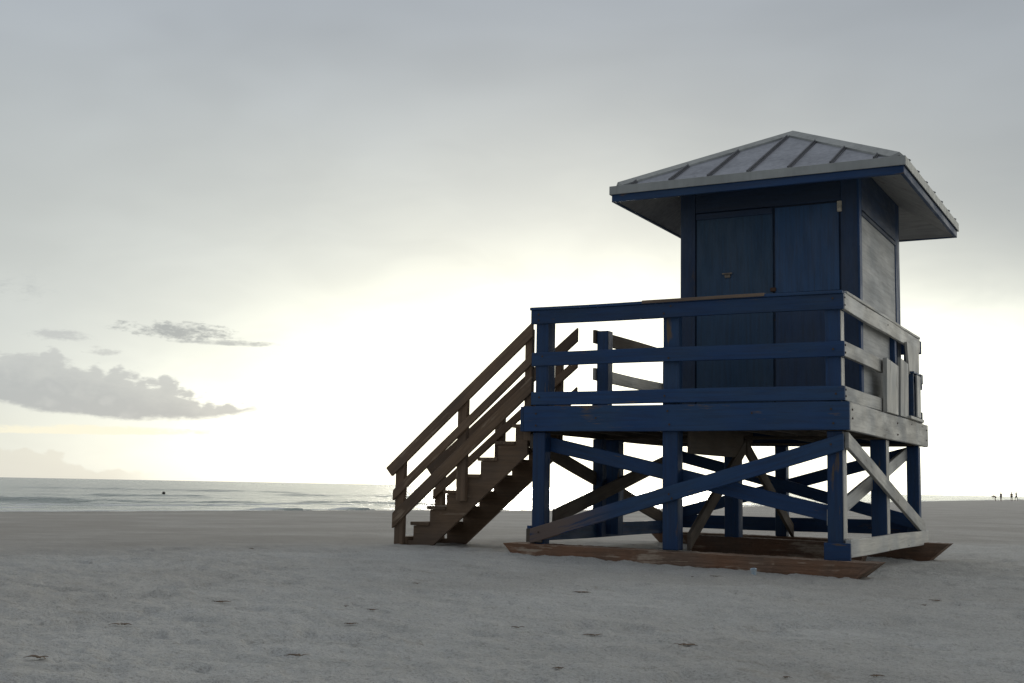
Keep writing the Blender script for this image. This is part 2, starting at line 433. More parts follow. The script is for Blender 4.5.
# pale inner strip at the front right corner
rails = ((2.200, 2.355, 0), (1.765, 1.905, 1), (1.362, 1.495, 2))
for z0, z1, k in rails:
    hboard('rail_board', -3.26 if k == 0 else -3.245, -.042, .0, .038, z0, z1 + (.0 if k else -.012), BLUE, TW)
    x1 = 3.88 if k == 0 else (1.72 if k == 1 else 1.78)
    hboard('rail_board', -.080, -.042, .0385, x1, z0, z1, PALE, TW)
    hboard('rail_board', -3.325, -3.287, 1.70, 4.0, z0, z1, (UNDER, PALE, BLUE)[k], TW)
    hboard('rail_board', -3.30, -.05, 4.0, 4.04, z0, z1, BLUE, TW)
# flat cap boards
hboard('rail_cap', -3.27, -.05, -.012, .12, 2.345, 2.375, BLUE, TW)
hboard('rail_cap', -.13, -.036, .122, 3.89, 2.357, 2.385, PALE, TW)
cp = hboard('worn_rail_edge', -2.02, -.78, -.019, .05, 2.352, 2.384, CAPM, TW); 
cp['label'] = 'bare brown worn edge of top rail'
# loose planks and the open box on the right side near the back corner
def plank(y0, y1, z0, z1, x=.012, t=.035, m=PALE, lean=0., taper=0.):
    bm = bmesh.new()
    vs = []
    for xx in (x, x + t):
        for (yy, zz) in ((y0, z0), (y1 - taper * 0, z0), (y1, z1 - .02), (y0 + taper, z1 + .01)):
            vs.append(bm.verts.new((xx + lean * (zz - z0), yy, zz)))
    for q in ((0, 3, 2, 1), (4, 5, 6, 7), (0, 1, 5, 4), (1, 2, 6, 5), (2, 3, 7, 6), (3, 0, 4, 7)): bm.faces.new([vs[i] for i in q])
    bmesh.ops.bevel(bm, geom=bm.edges[:], offset=.004, segments=1, affect='EDGES')
    bmesh.ops.recalc_face_normals(bm, faces=bm.faces[:])
    # move the origin to the base so the grain follows the plank (local x = up)
    Mx = Matrix.Translation((x, y0, z0)) @ Matrix.Rotation(-math.pi / 2, 4, 'Y')
    bm.transform(Mx.inverted())
    return mesh_obj('side_plank', bm, m, TW, Mx)
plank(1.64, 2.22, 1.355, 1.90, -.034, .045, PALE, .02, -.03)
plank(2.40, 2.86, 1.36, 1.985, -.034, .035, PALE, .01, .02)
plank(3.0, 3.62, 1.87, 2.21, -.038, .03, PALE, .0, -.12)
# open equipment box
bm = bmesh.new()
box_bm(bm, -.030, -.020, 3.06, 3.44, 1.40, 1.88, .002)     # back
box_bm(bm, -.0195, .020, 3.06, 3.09, 1.40, 1.88, .003)    # near side
box_bm(bm, -.0195, .020, 3.41, 3.44, 1.40, 1.88, .003)    # far side
box_bm(bm, -.030, .036, 3.02, 3.55, 1.8805, 1.90, .003)    # top
ebox = mesh_obj('equipment_box', bm, BLUE_PANEL, TW); ebox['label'] = 'narrow open blue box at the rail end'
hboard('tray', -.030, .036, 2.82, 3.62, 1.352, 1.385, PALE, ebox)
hboard('lid_flap', .0365, .046, 3.40, 3.55, 1.79, 1.90, BLUE_TRIM, ebox)
board('box_front', (.031, 3.28, 1.39), (.031, 3.28, 1.87), .22, .02, PALE, ebox, (0, 1, 0))

# nails and bolts on the pale side boards
bm = bmesh.new(); bmesh.ops.create_cone(bm, cap_ends=True, segments=8, radius1=.011, radius2=.008, depth=.008)
bmesh.ops.rotate(bm, verts=bm.verts[:], cent=(0, 0, 0), matrix=Matrix.Rotation(math.pi / 2, 3, 'Y'))
bolt = None
for (yy, zz) in [(.05, 2.31), (.05, 2.24), (2.0, 2.3), (.05, 1.87), (.05, 1.80), (.05, 1.46), (.05, 1.40), (.1, 1.2), (.1, 1.28), (2.2, 1.27), (2.2, 1.15), (3.95, 1.16), (3.95, 1.28), (3.0, 1.3)]:
    Mx = Matrix.Translation(((.004 if zz < 1.35 else -.042) + .003, yy, zz))
    if bolt is None: bolt = mesh_obj('bolt', bm, DARKM, TW, Mx)
    else:
        c_ = bolt.copy(); link(c_, TW, Mx)

for (xx, zz, yy) in [(-3.17, 2.30, .0), (-3.17, 2.24, .0), (-1.72, 2.31, .0), (-1.79, 2.24, .0), (-.14, 2.30, .0), (-.14, 1.83, .0), (-3.12, 1.86, .0), (-1.74, 1.80, .0), (-1.78, 1.43, .0), (-.12, 1.42, .0), (-3.15, 1.44, .0),
                     (-3.17, 1.27, -.024), (-3.17, 1.15, -.024), (-1.74, 1.28, -.024), (-1.72, 1.15, -.024), (-.16, 1.28, -.024), (-.14, 1.15, -.024), (-2.5, 1.22, -.024), (-.9, 1.25, -.024), (-.17, .96, -.003), (-1.73, .48, -.003), (-1.70, .44, -.003), (-3.13, .07, -.003)]:
    c_ = bolt.copy(); link(c_, TW, Matrix.Translation((xx, yy - .003, zz)) @ Matrix.Rotation(math.pi / 2, 4, 'Z'))

# ---- cabin
KX0, KX1, KY0, KY1 = -2.026, -.136, 1.116, 3.172
bm = bmesh.new(); box_bm(bm, KX0 + .02, KX1 - .02, KY0 + .02, KY1 - .02, 1.322, 3.86)
cabin = mesh_obj('cabin', bm, BLUE_TRIM, TW)
def cb(nm, x0, x1, y0, y1, z0, z1, m, par=None, **k): return hboard(nm, x0, x1, y0, y1, z0, z1, m, par or cabin, wob=.0, **k)
# front: corner trims, header, door, panel
cb('corner_trim', KX0 - .004, -1.865, KY0 - .012, KY0 + .019, 1.323, 3.86, BLUE_TRIM)
cb('corner_trim', -.315, KX1 - .004, KY0 - .012, KY0 + .019, 1.323, 3.86, BLUE_TRIM)
cb('header_board', -1.862, -.318, KY0 - .010, KY0 + .019, 3.478, 3.86, BLUE_TRIM)
door = cb('door', -1.850, -1.020, KY0 - .006, KY0 + .018, 1.34, 3.462, BLUE_DOOR)
cb('door_cleat', -1.85, -1.02, KY0 - .026, KY0 - .0065, 3.40, 3.465, BLUE_TRIM, door)
cb('panel_upper', -.995, -.335, KY0 - .008, KY0 + .018, 2.56, 3.462, BLUE_PANEL)
cb('panel_lower', -.995, -.335, KY0 - .006, KY0 + .018, 1.34, 2.535, BLUE_TRIM)
hb = bmesh.new(); box_bm(hb, -1.535, -1.475, KY0 - .022, KY0 - .0065, 2.755, 2.79, .003); box_bm(hb, -1.56, -1.45, KY0 - .034, KY0 - .0225, 2.79, 2.805, .003)
mesh_obj('latch', hb, plain('latch_metal', (.20, .16, .12), .6), door)
hb = bmesh.new()
for z in (2.60,): box_bm(hb, -1.045, -.985, KY0 - .022, KY0 - .0085, z - .02, z + .02, .003)
mesh_obj('hinge', hb, plain('rust', (.10, .055, .035), .9), cabin)
hb = bmesh.new(); box_bm(hb, -.345, -.30, KY0 - .034, KY0 - .0125, 3.36, 3.47, .003)
o = mesh_obj('wood_block', hb, plain('pale_wood', (.5, .45, .36), .7), cabin)
# right wall
cb('corner_trim', KX1 - .019, KX1 + .008, KY0 - .012, KY0 + .10, 1.323, 3.84, BLUE)
cb('corner_trim', KX1 - .019, KX1 + .008, 2.95, KY1 + .01, 1.323, 3.84, BLUE)
cb('wall_panel', KX1 - .019, KX1 - .002, 1.22, 2.948, 1.323, 3.375, PALE_WALL)
cb('header_board', KX1 - .019, KX1 + .010, 1.218, 2.948, 3.39, 3.84, BLUE_TRIM)
cb('panel_trim', KX1 - .002, KX1 + .014, 1.22, 2.945, 3.33, 3.372, BLUE_TRIM)
# left and back walls
cb('wall_panel', KX0 + .0, KX0 + .019, KY0 + .02, KY1, 1.323, 3.84, BLUE_TRIM)
cb('wall_panel', KX0 + .02, KX1 - .02, KY1 - .019, KY1 + .0, 1.323, 3.84, BLUE_TRIM)

# ---- roof
EX0, EX1, EY0, EY1, EZ = -2.597, .427, .5145, 3.822, 3.700
AX, AY, AZ = (EX0 + EX1) / 2, (EY0 + EY1) / 2, 4.548
def pyr(bm, x0, x1, y0, y1, z, az, th):
    vt = [bm.verts.new(c) for c in ((x0, y0, z), (x1, y0, z), (x1, y1, z), (x0, y1, z))]; at = bm.verts.new((AX, AY, az))
    vb = [bm.verts.new((v.co.x, v.co.y, z - th)) for v in vt]; ab = bm.verts.new((AX, AY, az - th))
    for i in range(4):
        j = (i + 1) % 4
        bm.faces.new((vt[i], vt[j], at)); bm.faces.new((vb[j], vb[i], ab)); bm.faces.new((vt[j], vt[i], vb[i], vb[j]))
bm = bmesh.new(); pyr(bm, EX0, EX1, EY0, EY1, EZ, AZ, .03)
roof = mesh_obj('roof', bm, ROOFM, TW)
bm = bmesh.new(); pyr(bm, EX0 + .036, EX1 - .036, EY0 + .036, EY1 - .036, 3.582, 3.582 + (AZ - EZ) * .97, .03)
mesh_obj('soffit', bm, SOFF, roof)
# standing seams, cut at the hips
def seam(p0, p1):
    Mx, L = frame(p0, p1, (0, 0, 1)); bm = bmesh.new(); box_bm(bm, 0, L, -.018, .018, -.002, .012, .002); box_bm(bm, 0, L, -.007, .007, .0125, .032, .003)
    return mesh_obj('standing_seam', bm, SEAMM, roof, Mx)
hx = (EX1 - EX0) / 2; hy = (EY1 - EY0) / 2; rise = AZ - EZ
for i in range(7):
    x = -2.355 + i * .4165
    k = 1 - abs(x - AX) / hx
    if k < .06: continue
    kk = max(.02, k - .085)
    for sy in (-1, 1):
        y0 = AY + sy * hy
        seam((x, y0, EZ + .002), (x, y0 - sy * hy * kk, EZ + rise * kk + .002))
for i in range(7):
    y = .76 + i * .476
    k = 1 - abs(y - AY) / hy
    kk = max(.03, k - .085)
    for sx in (-1, 1):
        x0 = AX + sx * (hx + .004)
        seam((x0, y, EZ + .002), (AX + sx * hx * (1 - kk), y, EZ + rise * kk + .002))
# hip caps
for cx_, cy_ in ((EX0, EY0), (EX1, EY0), (EX1, EY1), (EX0, EY1)):
    a = Vector((cx_, cy_, EZ)); b = Vector((AX, AY, AZ))
    hdir = (b - a).normalized(); sx = 1 if cx_ < AX else -1; sy = 1 if cy_ < AY else -1
    # the two slopes next to this hip: offsets lie along each eave
    o1 = Vector((sx, 0, 0)); o2 = Vector((0, sy, 0))
    w = .10; bm = bmesh.new(); up = Vector((0, 0, .040)); a = a + (b - a) * .035
    def on1(p): return p
    e1 = (o1 - hdir * o1.dot(hdir)).normalized() * w; e2 = (o2 - hdir * o2.dot(hdir)).normalized() * w
    rows = []
    for P in (a, b):
        rows.append([bm.verts.new(P + e1 + up * .5), bm.verts.new(P + up), bm.verts.new(P + e2 + up * .5), bm.verts.new(P + e2 - up * .1), bm.verts.new(P + up * .2), bm.verts.new(P + e1 - up * .1)])
    for q in range(6): bm.faces.new((rows[0][q], rows[0][(q + 1) % 6], rows[1][(q + 1) % 6], rows[1][q]))
    bm.faces.new(rows[0][::-1]); bm.faces.new(rows[1])
    bmesh.ops.recalc_face_normals(bm, faces=bm.faces[:])
    mesh_obj('hip_cap', bm, DRIPM, roof)
# fascia: grey metal edge above, blue board below
for (x0, x1, y0, y1) in ((EX0 - .012, EX1 + .012, EY0 - .014, EY0 - .002), (EX0 - .012, EX1 + .012, EY1 + .002, EY1 + .014), (EX0 - .014, EX0 - .002, EY0 - .001, EY1 + .001), (EX1 + .002, EX1 + .014, EY0 - .001, EY1 + .001)):
    cb('roof_edge', x0, x1, y0, y1, 3.622, 3.712, DRIPM, roof, bev=.002)
for (x0, x1, y0, y1, m) in ((EX0 + .008, EX1 - .008, EY0 + .008, EY0 + .044, BLUE), (EX0 + .008, EX1 - .008, EY1 - .044, EY1 - .008, BLUE), (EX0 + .008, EX0 + .044, EY0 + .045, EY1 - .045, BLUE), (EX1 - .044, EX1 - .008, EY0 + .045, EY1 - .045, BLUE)):
    cb('fascia', x0, x1, y0, y1, 3.545, 3.668, m, roof, bev=.003)

# ---- staircase (part) > treads, risers, newels, rails
NX, NZ, RUN, RISE = -4.760, .124, .205, .175
def stringer(y0, y1):
    pts = [(-4.60, -.15), (-4.89, -.15), (NX + .02 - .06, -.05)]
    pts = [(-4.53, -.16), (-4.87, -.16), (-4.87, -.085)]
    for k in range(7):
        x = NX + .03 + RUN * k; z = NZ - .04 + RISE * k
        pts += [(x, z - RISE + .02), (x, z)]
    pts += [(-3.358, NZ - .04 + RISE * 6), (-3.358, .86)]
    bm = bmesh.new()
    a = [bm.verts.new((x, y0, z)) for x, z in pts]; b = [bm.verts.new((x, y1, z)) for x, z in pts]
    n = len(pts)
    bm.faces.new(a); bm.faces.new(b[::-1])
    for i in range(n): bm.faces.new((a[i], b[i], b[(i + 1) % n], a[(i + 1) % n]))
    bmesh.ops.recalc_face_normals(bm, faces=bm.faces[:])
    return bm
bm = stringer(.155, .195)
st = mesh_obj('staircase', bm, BROWN, TW)
mesh_obj('stringer', stringer(.86, .90), BROWN, st)
for k in range(7):
    x = NX + RUN * k; z = NZ + RISE * k
    if k < 7: hboard('tread', x, x + .235, .13, .925, z - .038, z, BROWN, st, bev=.005)
    hboard('riser', x + .032, x + .052, .20, .855, z - RISE + .065, z - .05, BROWN, st, bev=.002)
hboard('base_plank', -4.93, -4.80, .13, .93, -.12, -.04, BROWN, st)
gs = Vector((1.75, 0, 1.506)).normalized()
def stair_rail(y, side, xend, zs, slope, low=(-.655, .125)):
    yr = y + side * .055
    X0 = -5.0
    for dz, w, x0 in ((-.078, .118, X0), (-.385, .085, X0 + .06), (low[0], low[1], X0 + .06)):
        z0 = zs + (x0 - X0) * slope + dz
        p0 = Vector((x0, yr, z0)); p1 = Vector((xend, yr, z0 + (xend - x0) * slope))
        board('stair_rail', p0, p1, w, .038, BROWN, st, (0, 0, 1), cut0=.0 if dz > -.1 else slope, cut1=slope, bev=.004)
    for xc, zb, w in ((-4.88, -.2, .11), (-4.11, .36, .11), (-3.325 if side < 0 and y < .5 else -3.38, 1.0, .08)):
        zt = zs + (xc - X0) * slope - .02
        board('newel_post', (xc, y, zb), (xc, y, zt), .07, w, BROWN, st, (0, 1, 0), bev=.005, wob=.001)
stair_rail(.115, -1, -3.265, .735, .866)
stair_rail(.94, -1, -3.135, .755, .812, (-.72, .105))

# ------------------------------------------------------------------ people
SKIN = plain('skin', (.25, .15, .10), .6)
def mat_cloth(c): return plain('cloth', c, .9)
def skin_body(name, verts, edges, radii, mat, parent=None, loc=(0, 0, 0), rz=0, root=0, sub=2):
    me = bpy.data.meshes.new('skel'); me.from_pydata(verts, edges, []); o = bpy.data.objects.new('skel', me); COL.objects.link(o)
    sm = o.modifiers.new('s', 'SKIN'); 
    for i, r in enumerate(radii):
        r = r if isinstance(r, tuple) else (r, r)
        me.skin_vertices[0].data[i].radius = r
        me.skin_vertices[0].data[i].use_root = (i == root)
    ss_ = o.modifiers.new('u', 'SUBSURF'); ss_.levels = sub; ss_.render_levels = sub
    dg = bpy.context.evaluated_depsgraph_get(); dg.update()
    m2 = bpy.data.meshes.new_from_object(o.evaluated_get(dg)); bpy.data.objects.remove(o)
    m2.materials.clear(); m2.materials.append(mat)
    for p in m2.polygons: p.use_smooth = True
    r = bpy.data.objects.new(name, m2); m2.name = name
    Mx = Matrix.Translation(loc) @ Matrix.Rotation(rz, 4, 'Z')
    return link(r, parent, Mx)
def person(loc, rz, pose, shirt, shorts, hair, label, group=None, hgt=1.72):
    k = hgt / 1.72
    if pose == 'stand' or pose == 'walk':
        f_ = .0 if pose == 'stand' else .22
        V = [(0, 0, .95), (0, 0, 1.15), (0, .01, 1.38), (0, .01, 1.50), (0, .02, 1.60), (0, .02, 1.69),
             (.10, 0, .88), (.11, -f_ * .6, .48), (.11, -f_, .07), (.11, -f_ + .13, .03),
             (-.10, 0, .88), (-.11, f_ * .7, .48), (-.11, f_ * .8, .07), (-.11, f_ * .8 + .13, .03),
             (.19, .01, 1.40), (.25, -.02 + f_ * .3, 1.14), (.24, .06 + f_ * .5, .88), (-.19, .01, 1.40), (-.25, -.02 - f_ * .3, 1.14), (-.24, .06 - f_ * .3, .88)]
    else:  # bending forward, reaching down
        V = [(0, 0, .88), (0, .16, 1.02), (0, .40, 1.08), (0, .52, 1.04), (0, .62, .99), (0, .69, .94),
             (.10, 0, .82), (.11, .10, .46), (.11, -.02, .07), (.11, .11, .03),
             (-.10, 0, .82), (-.11, .10, .46), (-.11, -.02, .07), (-.11, .11, .03),
             (.19, .40, 1.04), (.23, .46, .76), (.20, .50, .50), (-.19, .40, 1.04), (-.23, .46, .76), (-.20, .50, .50)]
    E = [(0, 1), (1, 2), (2, 3), (3, 4), (4, 5), (0, 6), (6, 7), (7, 8), (8, 9), (0, 10), (10, 11), (11, 12), (12, 13), (2, 14), (14, 15), (15, 16), (2, 17), (17, 18), (18, 19)]
    Rr = [(.14, .10), (.13, .09), (.15, .10), .055, .085, .075, .085, .06, .042, .03, .085, .06, .042, .03, .055, .042, .028, .055, .042, .028]
    V = [tuple(c * k for c in v) for v in V]
    o = skin_body('person', V, E, Rr, SKIN, None, loc, rz)
    tag(o, label, 'person', group)
    # clothes: slightly larger shells on torso and hips, and hair
    ts = skin_body('shirt', [V[0], V[1], V[2], tuple((Vector(V[2]) * .7 + Vector(V[3]) * .3)), V[14], tuple((Vector(V[14]) + Vector(V[15])) / 2), V[17], tuple((Vector(V[17]) + Vector(V[18])) / 2)],
                   [(0, 1), (1, 2), (2, 3), (2, 4), (4, 5), (2, 6), (6, 7)], [(.155, .115), (.15, .11), (.165, .115), .09, .075, .065, .075, .065], mat_cloth(shirt), o, loc, rz)
    sh = skin_body('shorts', [V[0], V[6], tuple((Vector(V[6]) * .3 + Vector(V[7]) * .7)), V[10], tuple((Vector(V[10]) * .3 + Vector(V[11]) * .7))],
                   [(0, 1), (1, 2), (0, 3), (3, 4)], [(.155, .12), .105, .085, .105, .085], mat_cloth(shorts), o, loc, rz)
    hp = Vector(V[5]); bm = bmesh.new(); bmesh.ops.create_icosphere(bm, subdivisions=2, radius=.098)
    for v in bm.verts: v.co = v.co + hp + Vector((0, -.02, .0))
    mesh_obj('hair', bm, plain('hair', hair, .8), o, Matrix.Translation(loc) @ Matrix.Rotation(rz, 4, 'Z'), True)
    return o
def at(px, depth, py=497):
    d = FW + (px - 512) / 1230.04 * RT - (py - 341.5) / 1230.04 * UP
    h = Vector((d.x, d.y)); fd = h.x * FH[0] + h.y * FH[1]
    q = Vector((CAM.x, CAM.y)) + h * (depth / fd)
    return q.x, q.y
for (px, dp, pose, shc, stc, hr, rz, hg, lb) in (
    (995.5, 233, 'bend', (.20, .09, .05), (.10, .06, .05), (.03, .02, .015), 1.9, 1.6, 'distant person in brown bending down at the water edge, leftmost of four'),
    (1001, 236, 'stand', (.05, .06, .07), (.04, .05, .07), (.02, .015, .01), -.5, 1.62, 'distant dark person standing beside the bending figure at the shore'),
    (1011.6, 240, 'stand', (.16, .10, .07), (.05, .06, .07), (.05, .03, .02), .4, 1.68, 'distant brown-shirted person at the shore, left one of the far right pair'),
    (1016.3, 240, 'walk', (.03, .04, .05), (.02, .03, .05), (.02, .015, .01), 1.2, 1.82, 'distant tall dark person at the shore, rightmost figure on the beach')):
    x, y = at(px, dp); z = float(sand_h(np.array([x]), np.array([y]), False)[0])
    person((x, y, z), rz, pose, shc, stc, hr, lb, 'people on the far beach', hg)
# swimmer: head, shoulders and one arm above the water
x, y = at(163.5, 79); wz = SEA_Z - .12
V = [(0, 0, -.55), (0, 0, -.25), (0, .01, -.06), (0, .01, .07), (0, .03, .16), (0, .03, .25), (.19, .01, -.05), (.27, .05, -.30), (.22, .28, -.28), (-.19, .01, -.05), (-.30, .05, -.26), (-.34, .26, -.22)]
E_ = [(0, 1), (1, 2), (2, 3), (3, 4), (4, 5), (2, 6), (6, 7), (7, 8), (2, 9), (9, 10), (10, 11)]
sw = skin_body('person', V, E_, [(.14, .1), (.15, .1), (.15, .1), .06, .088, .078, .065, .048, .032, .065, .048, .032], SKIN, None, (x, y, wz + .04), .9)
tag(sw, 'lone dark swimmer with head and shoulders above the waves', 'swimmer')
bm = bmesh.new(); bmesh.ops.create_icosphere(bm, subdivisions=2, radius=.105)
for v in bm.verts: v.co = v.co + Vector((0, .005, .235))
mesh_obj('hair', bm, plain('dark_hair', (.015, .012, .01), .6), sw, Matrix.Translation((x, y, wz + .04)), True)

# ------------------------------------------------------------------ litter and seaweed on the sand
def sz(x, y): return float(sand_h(np.array([x]), np.array([y]))[0])
WEED = plain('dry_seaweed', (.20, .145, .095), .9); TWIG = plain('twig', (.16, .11, .07), .85)
def tuft(x, y, size, rz, label, cat='seaweed', mat=WEED, nm='seaweed_scrap', n=7):
    bm = bmesh.new()
    for i in range(n):
        a = random.uniform(-.35, .35) + (math.pi if random.random() < .5 else 0); L = size * random.uniform(.5, 1); w = size * .05 * random.uniform(.7, 1.5) + .003
        o = Vector((random.uniform(-.2, .2) * size, random.uniform(-.12, .12) * size, .006)); prev = None
        nseg = 6
        for s_ in range(nseg + 1):
            t = s_ / nseg; p = o + Vector((math.cos(a + .8 * t * math.sin(i)) * L * t * .7, math.sin(a + .8 * t * math.sin(i * 3.)) * L * t * .7, .004 * math.sin(t * math.pi)))
            ww = w * (1 - .7 * t)
            ring = [bm.verts.new(p + Vector((0, ww * math.cos(q), ww * .35 * math.sin(q)))) for q in (0, 1.57, 3.14, 4.71)]
            if prev:
                for q in range(4): bm.faces.new((prev[q], prev[(q + 1) % 4], ring[(q + 1) % 4], ring[q]))
            else: bm.faces.new(ring[::-1])
            prev = ring
        bm.faces.new(prev)
    bmesh.ops.recalc_face_normals(bm, faces=bm.faces[:])
    o = mesh_obj(nm, bm, mat, None, Matrix.Translation((x, y, sz(x, y) + .002)) @ Matrix.Rotation(rz, 4, 'Z'), True)
    tag(o, label, cat, 'scraps on the sand')
yr = -YAW * -1
for (x, y, s_, lab) in ((-1.178, -5.983, .10, 'tan curled seaweed scrap alone on open sand left of centre'),
    (-2.251, -5.742, .16, 'long thin dark seaweed streak on sand in the left foreground'),
    (-1.912, -6.819, .12, 'small brown seaweed scrap nearest the bottom left corner'),
    (-.876, -1.159, .14, 'reddish brown scrap on sand just below the front skid, left of the clear cup'),
    (-.491, -5.448, .10, 'short dark seaweed scrap in the middle foreground, left of a longer one'),
    (-.057, -5.448, .13, 'thin dark seaweed strand on sand below the middle of the skid'),
    (.477, -5.593, .17, 'dark seaweed strand on sand right of centre in the foreground'),
    (-1.097, -3.377, .16, 'brown seaweed streak on the sand below the left end of the skid'),
    (1.028, -1.868, .15, 'dark scrap on the sand to the right of the tower'),
    (1.155, -6.265, .06, 'tiny dark fleck at the bottom edge right of centre'),
    (1.466, -6.076, .11, 'dark twisted scrap nearest the bottom right of the picture')):
    tuft(x, y, s_ * .62, .49 + random.uniform(-.3, .3), lab)
for (px, py, s_, lab) in ((252, 561, .10, 'faint brown scrap highest up the left sand, beyond the darker streaks'),
    (417, 590, .09, 'small brown speck on sand below the foot of the stairs'),
    (345, 611, .05, 'tiny dark bit just above the curled tan scrap left of centre'),
    (372, 617, .09, 'thin pale brown straw right of the curled tan scrap'),
    (298, 657, .13, 'dark tangled tuft in the lower left foreground'),
    (40, 665, .16, 'dark weed tangle in the bottom left corner'),
    (925, 604, .07, 'small brown bit on the right-hand sand below the dark scrap'),
    (692, 576, .05, 'tiny brown chip against the sand below the middle of the front skid'),
    (560, 668, .07, 'small brown fleck near the bottom edge at the centre')):
    d_ = FW + (px - 512) / 1230.04 * RT - (py - 341.5) / 1230.04 * UP
    k_ = (-.21 - CAM.z) / d_.z
    tuft(CAM.x + d_.x * k_, CAM.y + d_.y * k_, s_ * .6, random.uniform(.2, .9), lab)
# clear plastic cup lying by the skid
def cup():
    bm = bmesh.new(); seg = 20; prof = [(r_ * .75, z_ * .6) for r_, z_ in ((.0, 0), (.027, 0), (.030, .03), (.038, .11), (.040, .112), (.0375, .108), (.029, .03), (.026, .003), (0, .003))]
    rings = []
    for r, z in prof:
        rings.append([bm.verts.new((max(r, .0005) * math.cos(i * 2 * math.pi / seg), max(r, .0005) * math.sin(i * 2 * math.pi / seg), z)) for i in range(seg)])
    for a, b in zip(rings, rings[1:]):
        for i in range(seg): bm.faces.new((a[i], a[(i + 1) % seg], b[(i + 1) % seg], b[i]))
    bmesh.ops.recalc_face_normals(bm, faces=bm.faces[:])
    m, nt = newmat('clear_plastic'); h = N(nt)
    b = finish(h, (.62, .74, .82), .15); b.inputs['Transmission Weight'].default_value = .45; b.inputs['IOR'].default_value = 1.4
    x, y = -.728, -.541
    o = mesh_obj('plastic_cup', bm, m, None, Matrix.Translation((x, y, sz(x, y) - .008)) @ Matrix.Rotation(.25, 4, 'X'), True)
    tag(o, 'small clear bluish plastic cup standing on sand before the front skid', 'cup')
cup()

# ------------------------------------------------------------------ sky and light
SUN_AZ = math.radians(3.); SUN_EL = math.radians(6.5)
w = bpy.data.worlds.new('World'); S.world = w; w.use_nodes = True; nt = w.node_tree; nt.nodes.clear(); h = N(nt)
D = h.n('ShaderNodeTexCoord').outputs['Generated']
nv = h.n('ShaderNodeVectorMath', operation='NORMALIZE'); h.L(D, nv.inputs[0])
sep = h.n('ShaderNodeSeparateXYZ'); h.L(nv.outputs[0], sep.inputs[0]); dx, dy, dz = sep.outputs
a_ = h.add(h.mul(dx, float(RH[0])), h.mul(dy, float(RH[1]))); b_ = h.add(h.mul(dx, float(FH[0])), h.mul(dy, float(FH[1])))
az = h.mul(h.m('ARCTAN2', a_, b_), 180 / math.pi)          # degrees right of the view direction
el = h.mul(h.m('ARCSINE', dz), 180 / math.pi)
cv = h.n('ShaderNodeCombineXYZ'); h.L(az, cv.inputs[0]); h.L(h.mul(el, 2.6), cv.inputs[1]); cvec = cv.outputs[0]
lowf = h.noise(cvec, .045, 3, .55, .3)
wis = h.noise(cvec, .16, 3, .6, .5)
# overcast base, slightly darker to the right in view and higher up
hi = h.ramp(el, 8., 26.)
base = h.mix(hi, (.54, .572, .565), (.372, .412, .462))
base = h.mix(h.ramp(az, 2., 26., 0., .45), base, (.31, .34, .375))
base = h.mix(h.ramp(el, 26., 70.), base, (.46, .48, .50))
base = h.mix(h.mul(h.ramp(h.m('ABSOLUTE', az), 50., 130.), h.ramp(el, 75., 45.)), base, (.27, .30, .35))
base = h.mix(h.mul(h.mul(h.gauss(az, 62., 34.), h.ramp(az, 26., 45.)), h.ramp(el, 50., 20.)), base, (1.35, 1.32, 1.2))  # brighter sky patch out of view on the right, added to light the side boards
vm = h.n('ShaderNodeVectorMath', operation='SCALE'); h.L(base, vm.inputs[0]); h.L(h.ramp(lowf, .3, .7, .93, 1.07), vm.inputs['Scale'])
base = vm.outputs[0]
# glow around the hidden sun
g1 = h.mul(h.mul(h.gauss(az, 8., 14.5), h.gauss(el, 3.0, 4.5)), 2.7)
g1b = h.mul(h.mul(h.gauss(az, 14., 20.), h.gauss(el, 1.5, 4.6)), 1.3)
g2 = h.mul(h.mul(h.gauss(az, 2., 19.), h.gauss(el, 5., 9.5)), .34)
gl = h.add(h.add(g1, g1b), g2)
gl = h.mul(h.sub(1., h.m('EXPONENT', h.mul(gl, -.72))), 1.62)
gl = h.mul(gl, h.ramp(wis, .3, .7, .9, 1.1))
gcol = h.n('ShaderNodeVectorMath', operation='SCALE'); gcol.inputs[0].default_value = (1., .985, .78); h.L(gl, gcol.inputs['Scale'])
sm = h.n('ShaderNodeVectorMath', operation='ADD'); h.L(base, sm.inputs[0]); h.L(gcol.outputs[0], sm.inputs[1]); skyc = sm.outputs[0]
# pale warm band along the left horizon
band = h.mul(h.gauss(el, 1.2, 2.6), h.mul(h.ramp(az, -45., -10., .6, 1.), .13))
bcol = h.n('ShaderNodeVectorMath', operation='SCALE'); bcol.inputs[0].default_value = (.85, .80, .46); h.L(band, bcol.inputs['Scale'])
sm = h.n('ShaderNodeVectorMath', operation='ADD'); h.L(skyc, sm.inputs[0]); h.L(bcol.outputs[0], sm.inputs[1]); skyc = sm.outputs[0]
# individual clouds
cn = h.noise(cvec, .55, 4, .62, .4); cn2 = h.noise(cvec, 1.5, 3, .6)
def vor(scale):
    nd = h.n('ShaderNodeTexVoronoi', feature='SMOOTH_F1'); nd.inputs['Scale'].default_value = scale; nd.inputs['Smoothness'].default_value = .35
    c2 = h.n('ShaderNodeCombineXYZ'); h.L(h.add(az, h.mul(cn2, .5)), c2.inputs[0]); h.L(h.mul(h.add(el, h.mul(cn, .4)), 1.25), c2.inputs[1]); h.L(c2.outputs[0], nd.inputs['Vector']); return nd.outputs['Distance']
puff = h.add(h.mul(h.sub(.42, vor(.85)), .9), h.mul(h.sub(.42, vor(2.1)), .5))
cn3 = h.noise(cvec, 3.6, 3, .65)
dd = h.add(h.mul(h.sub(cn, .5), 1.9), h.add(h.mul(h.sub(cn2, .5), 1.1), h.mul(h.sub(cn3, .5), .8)))
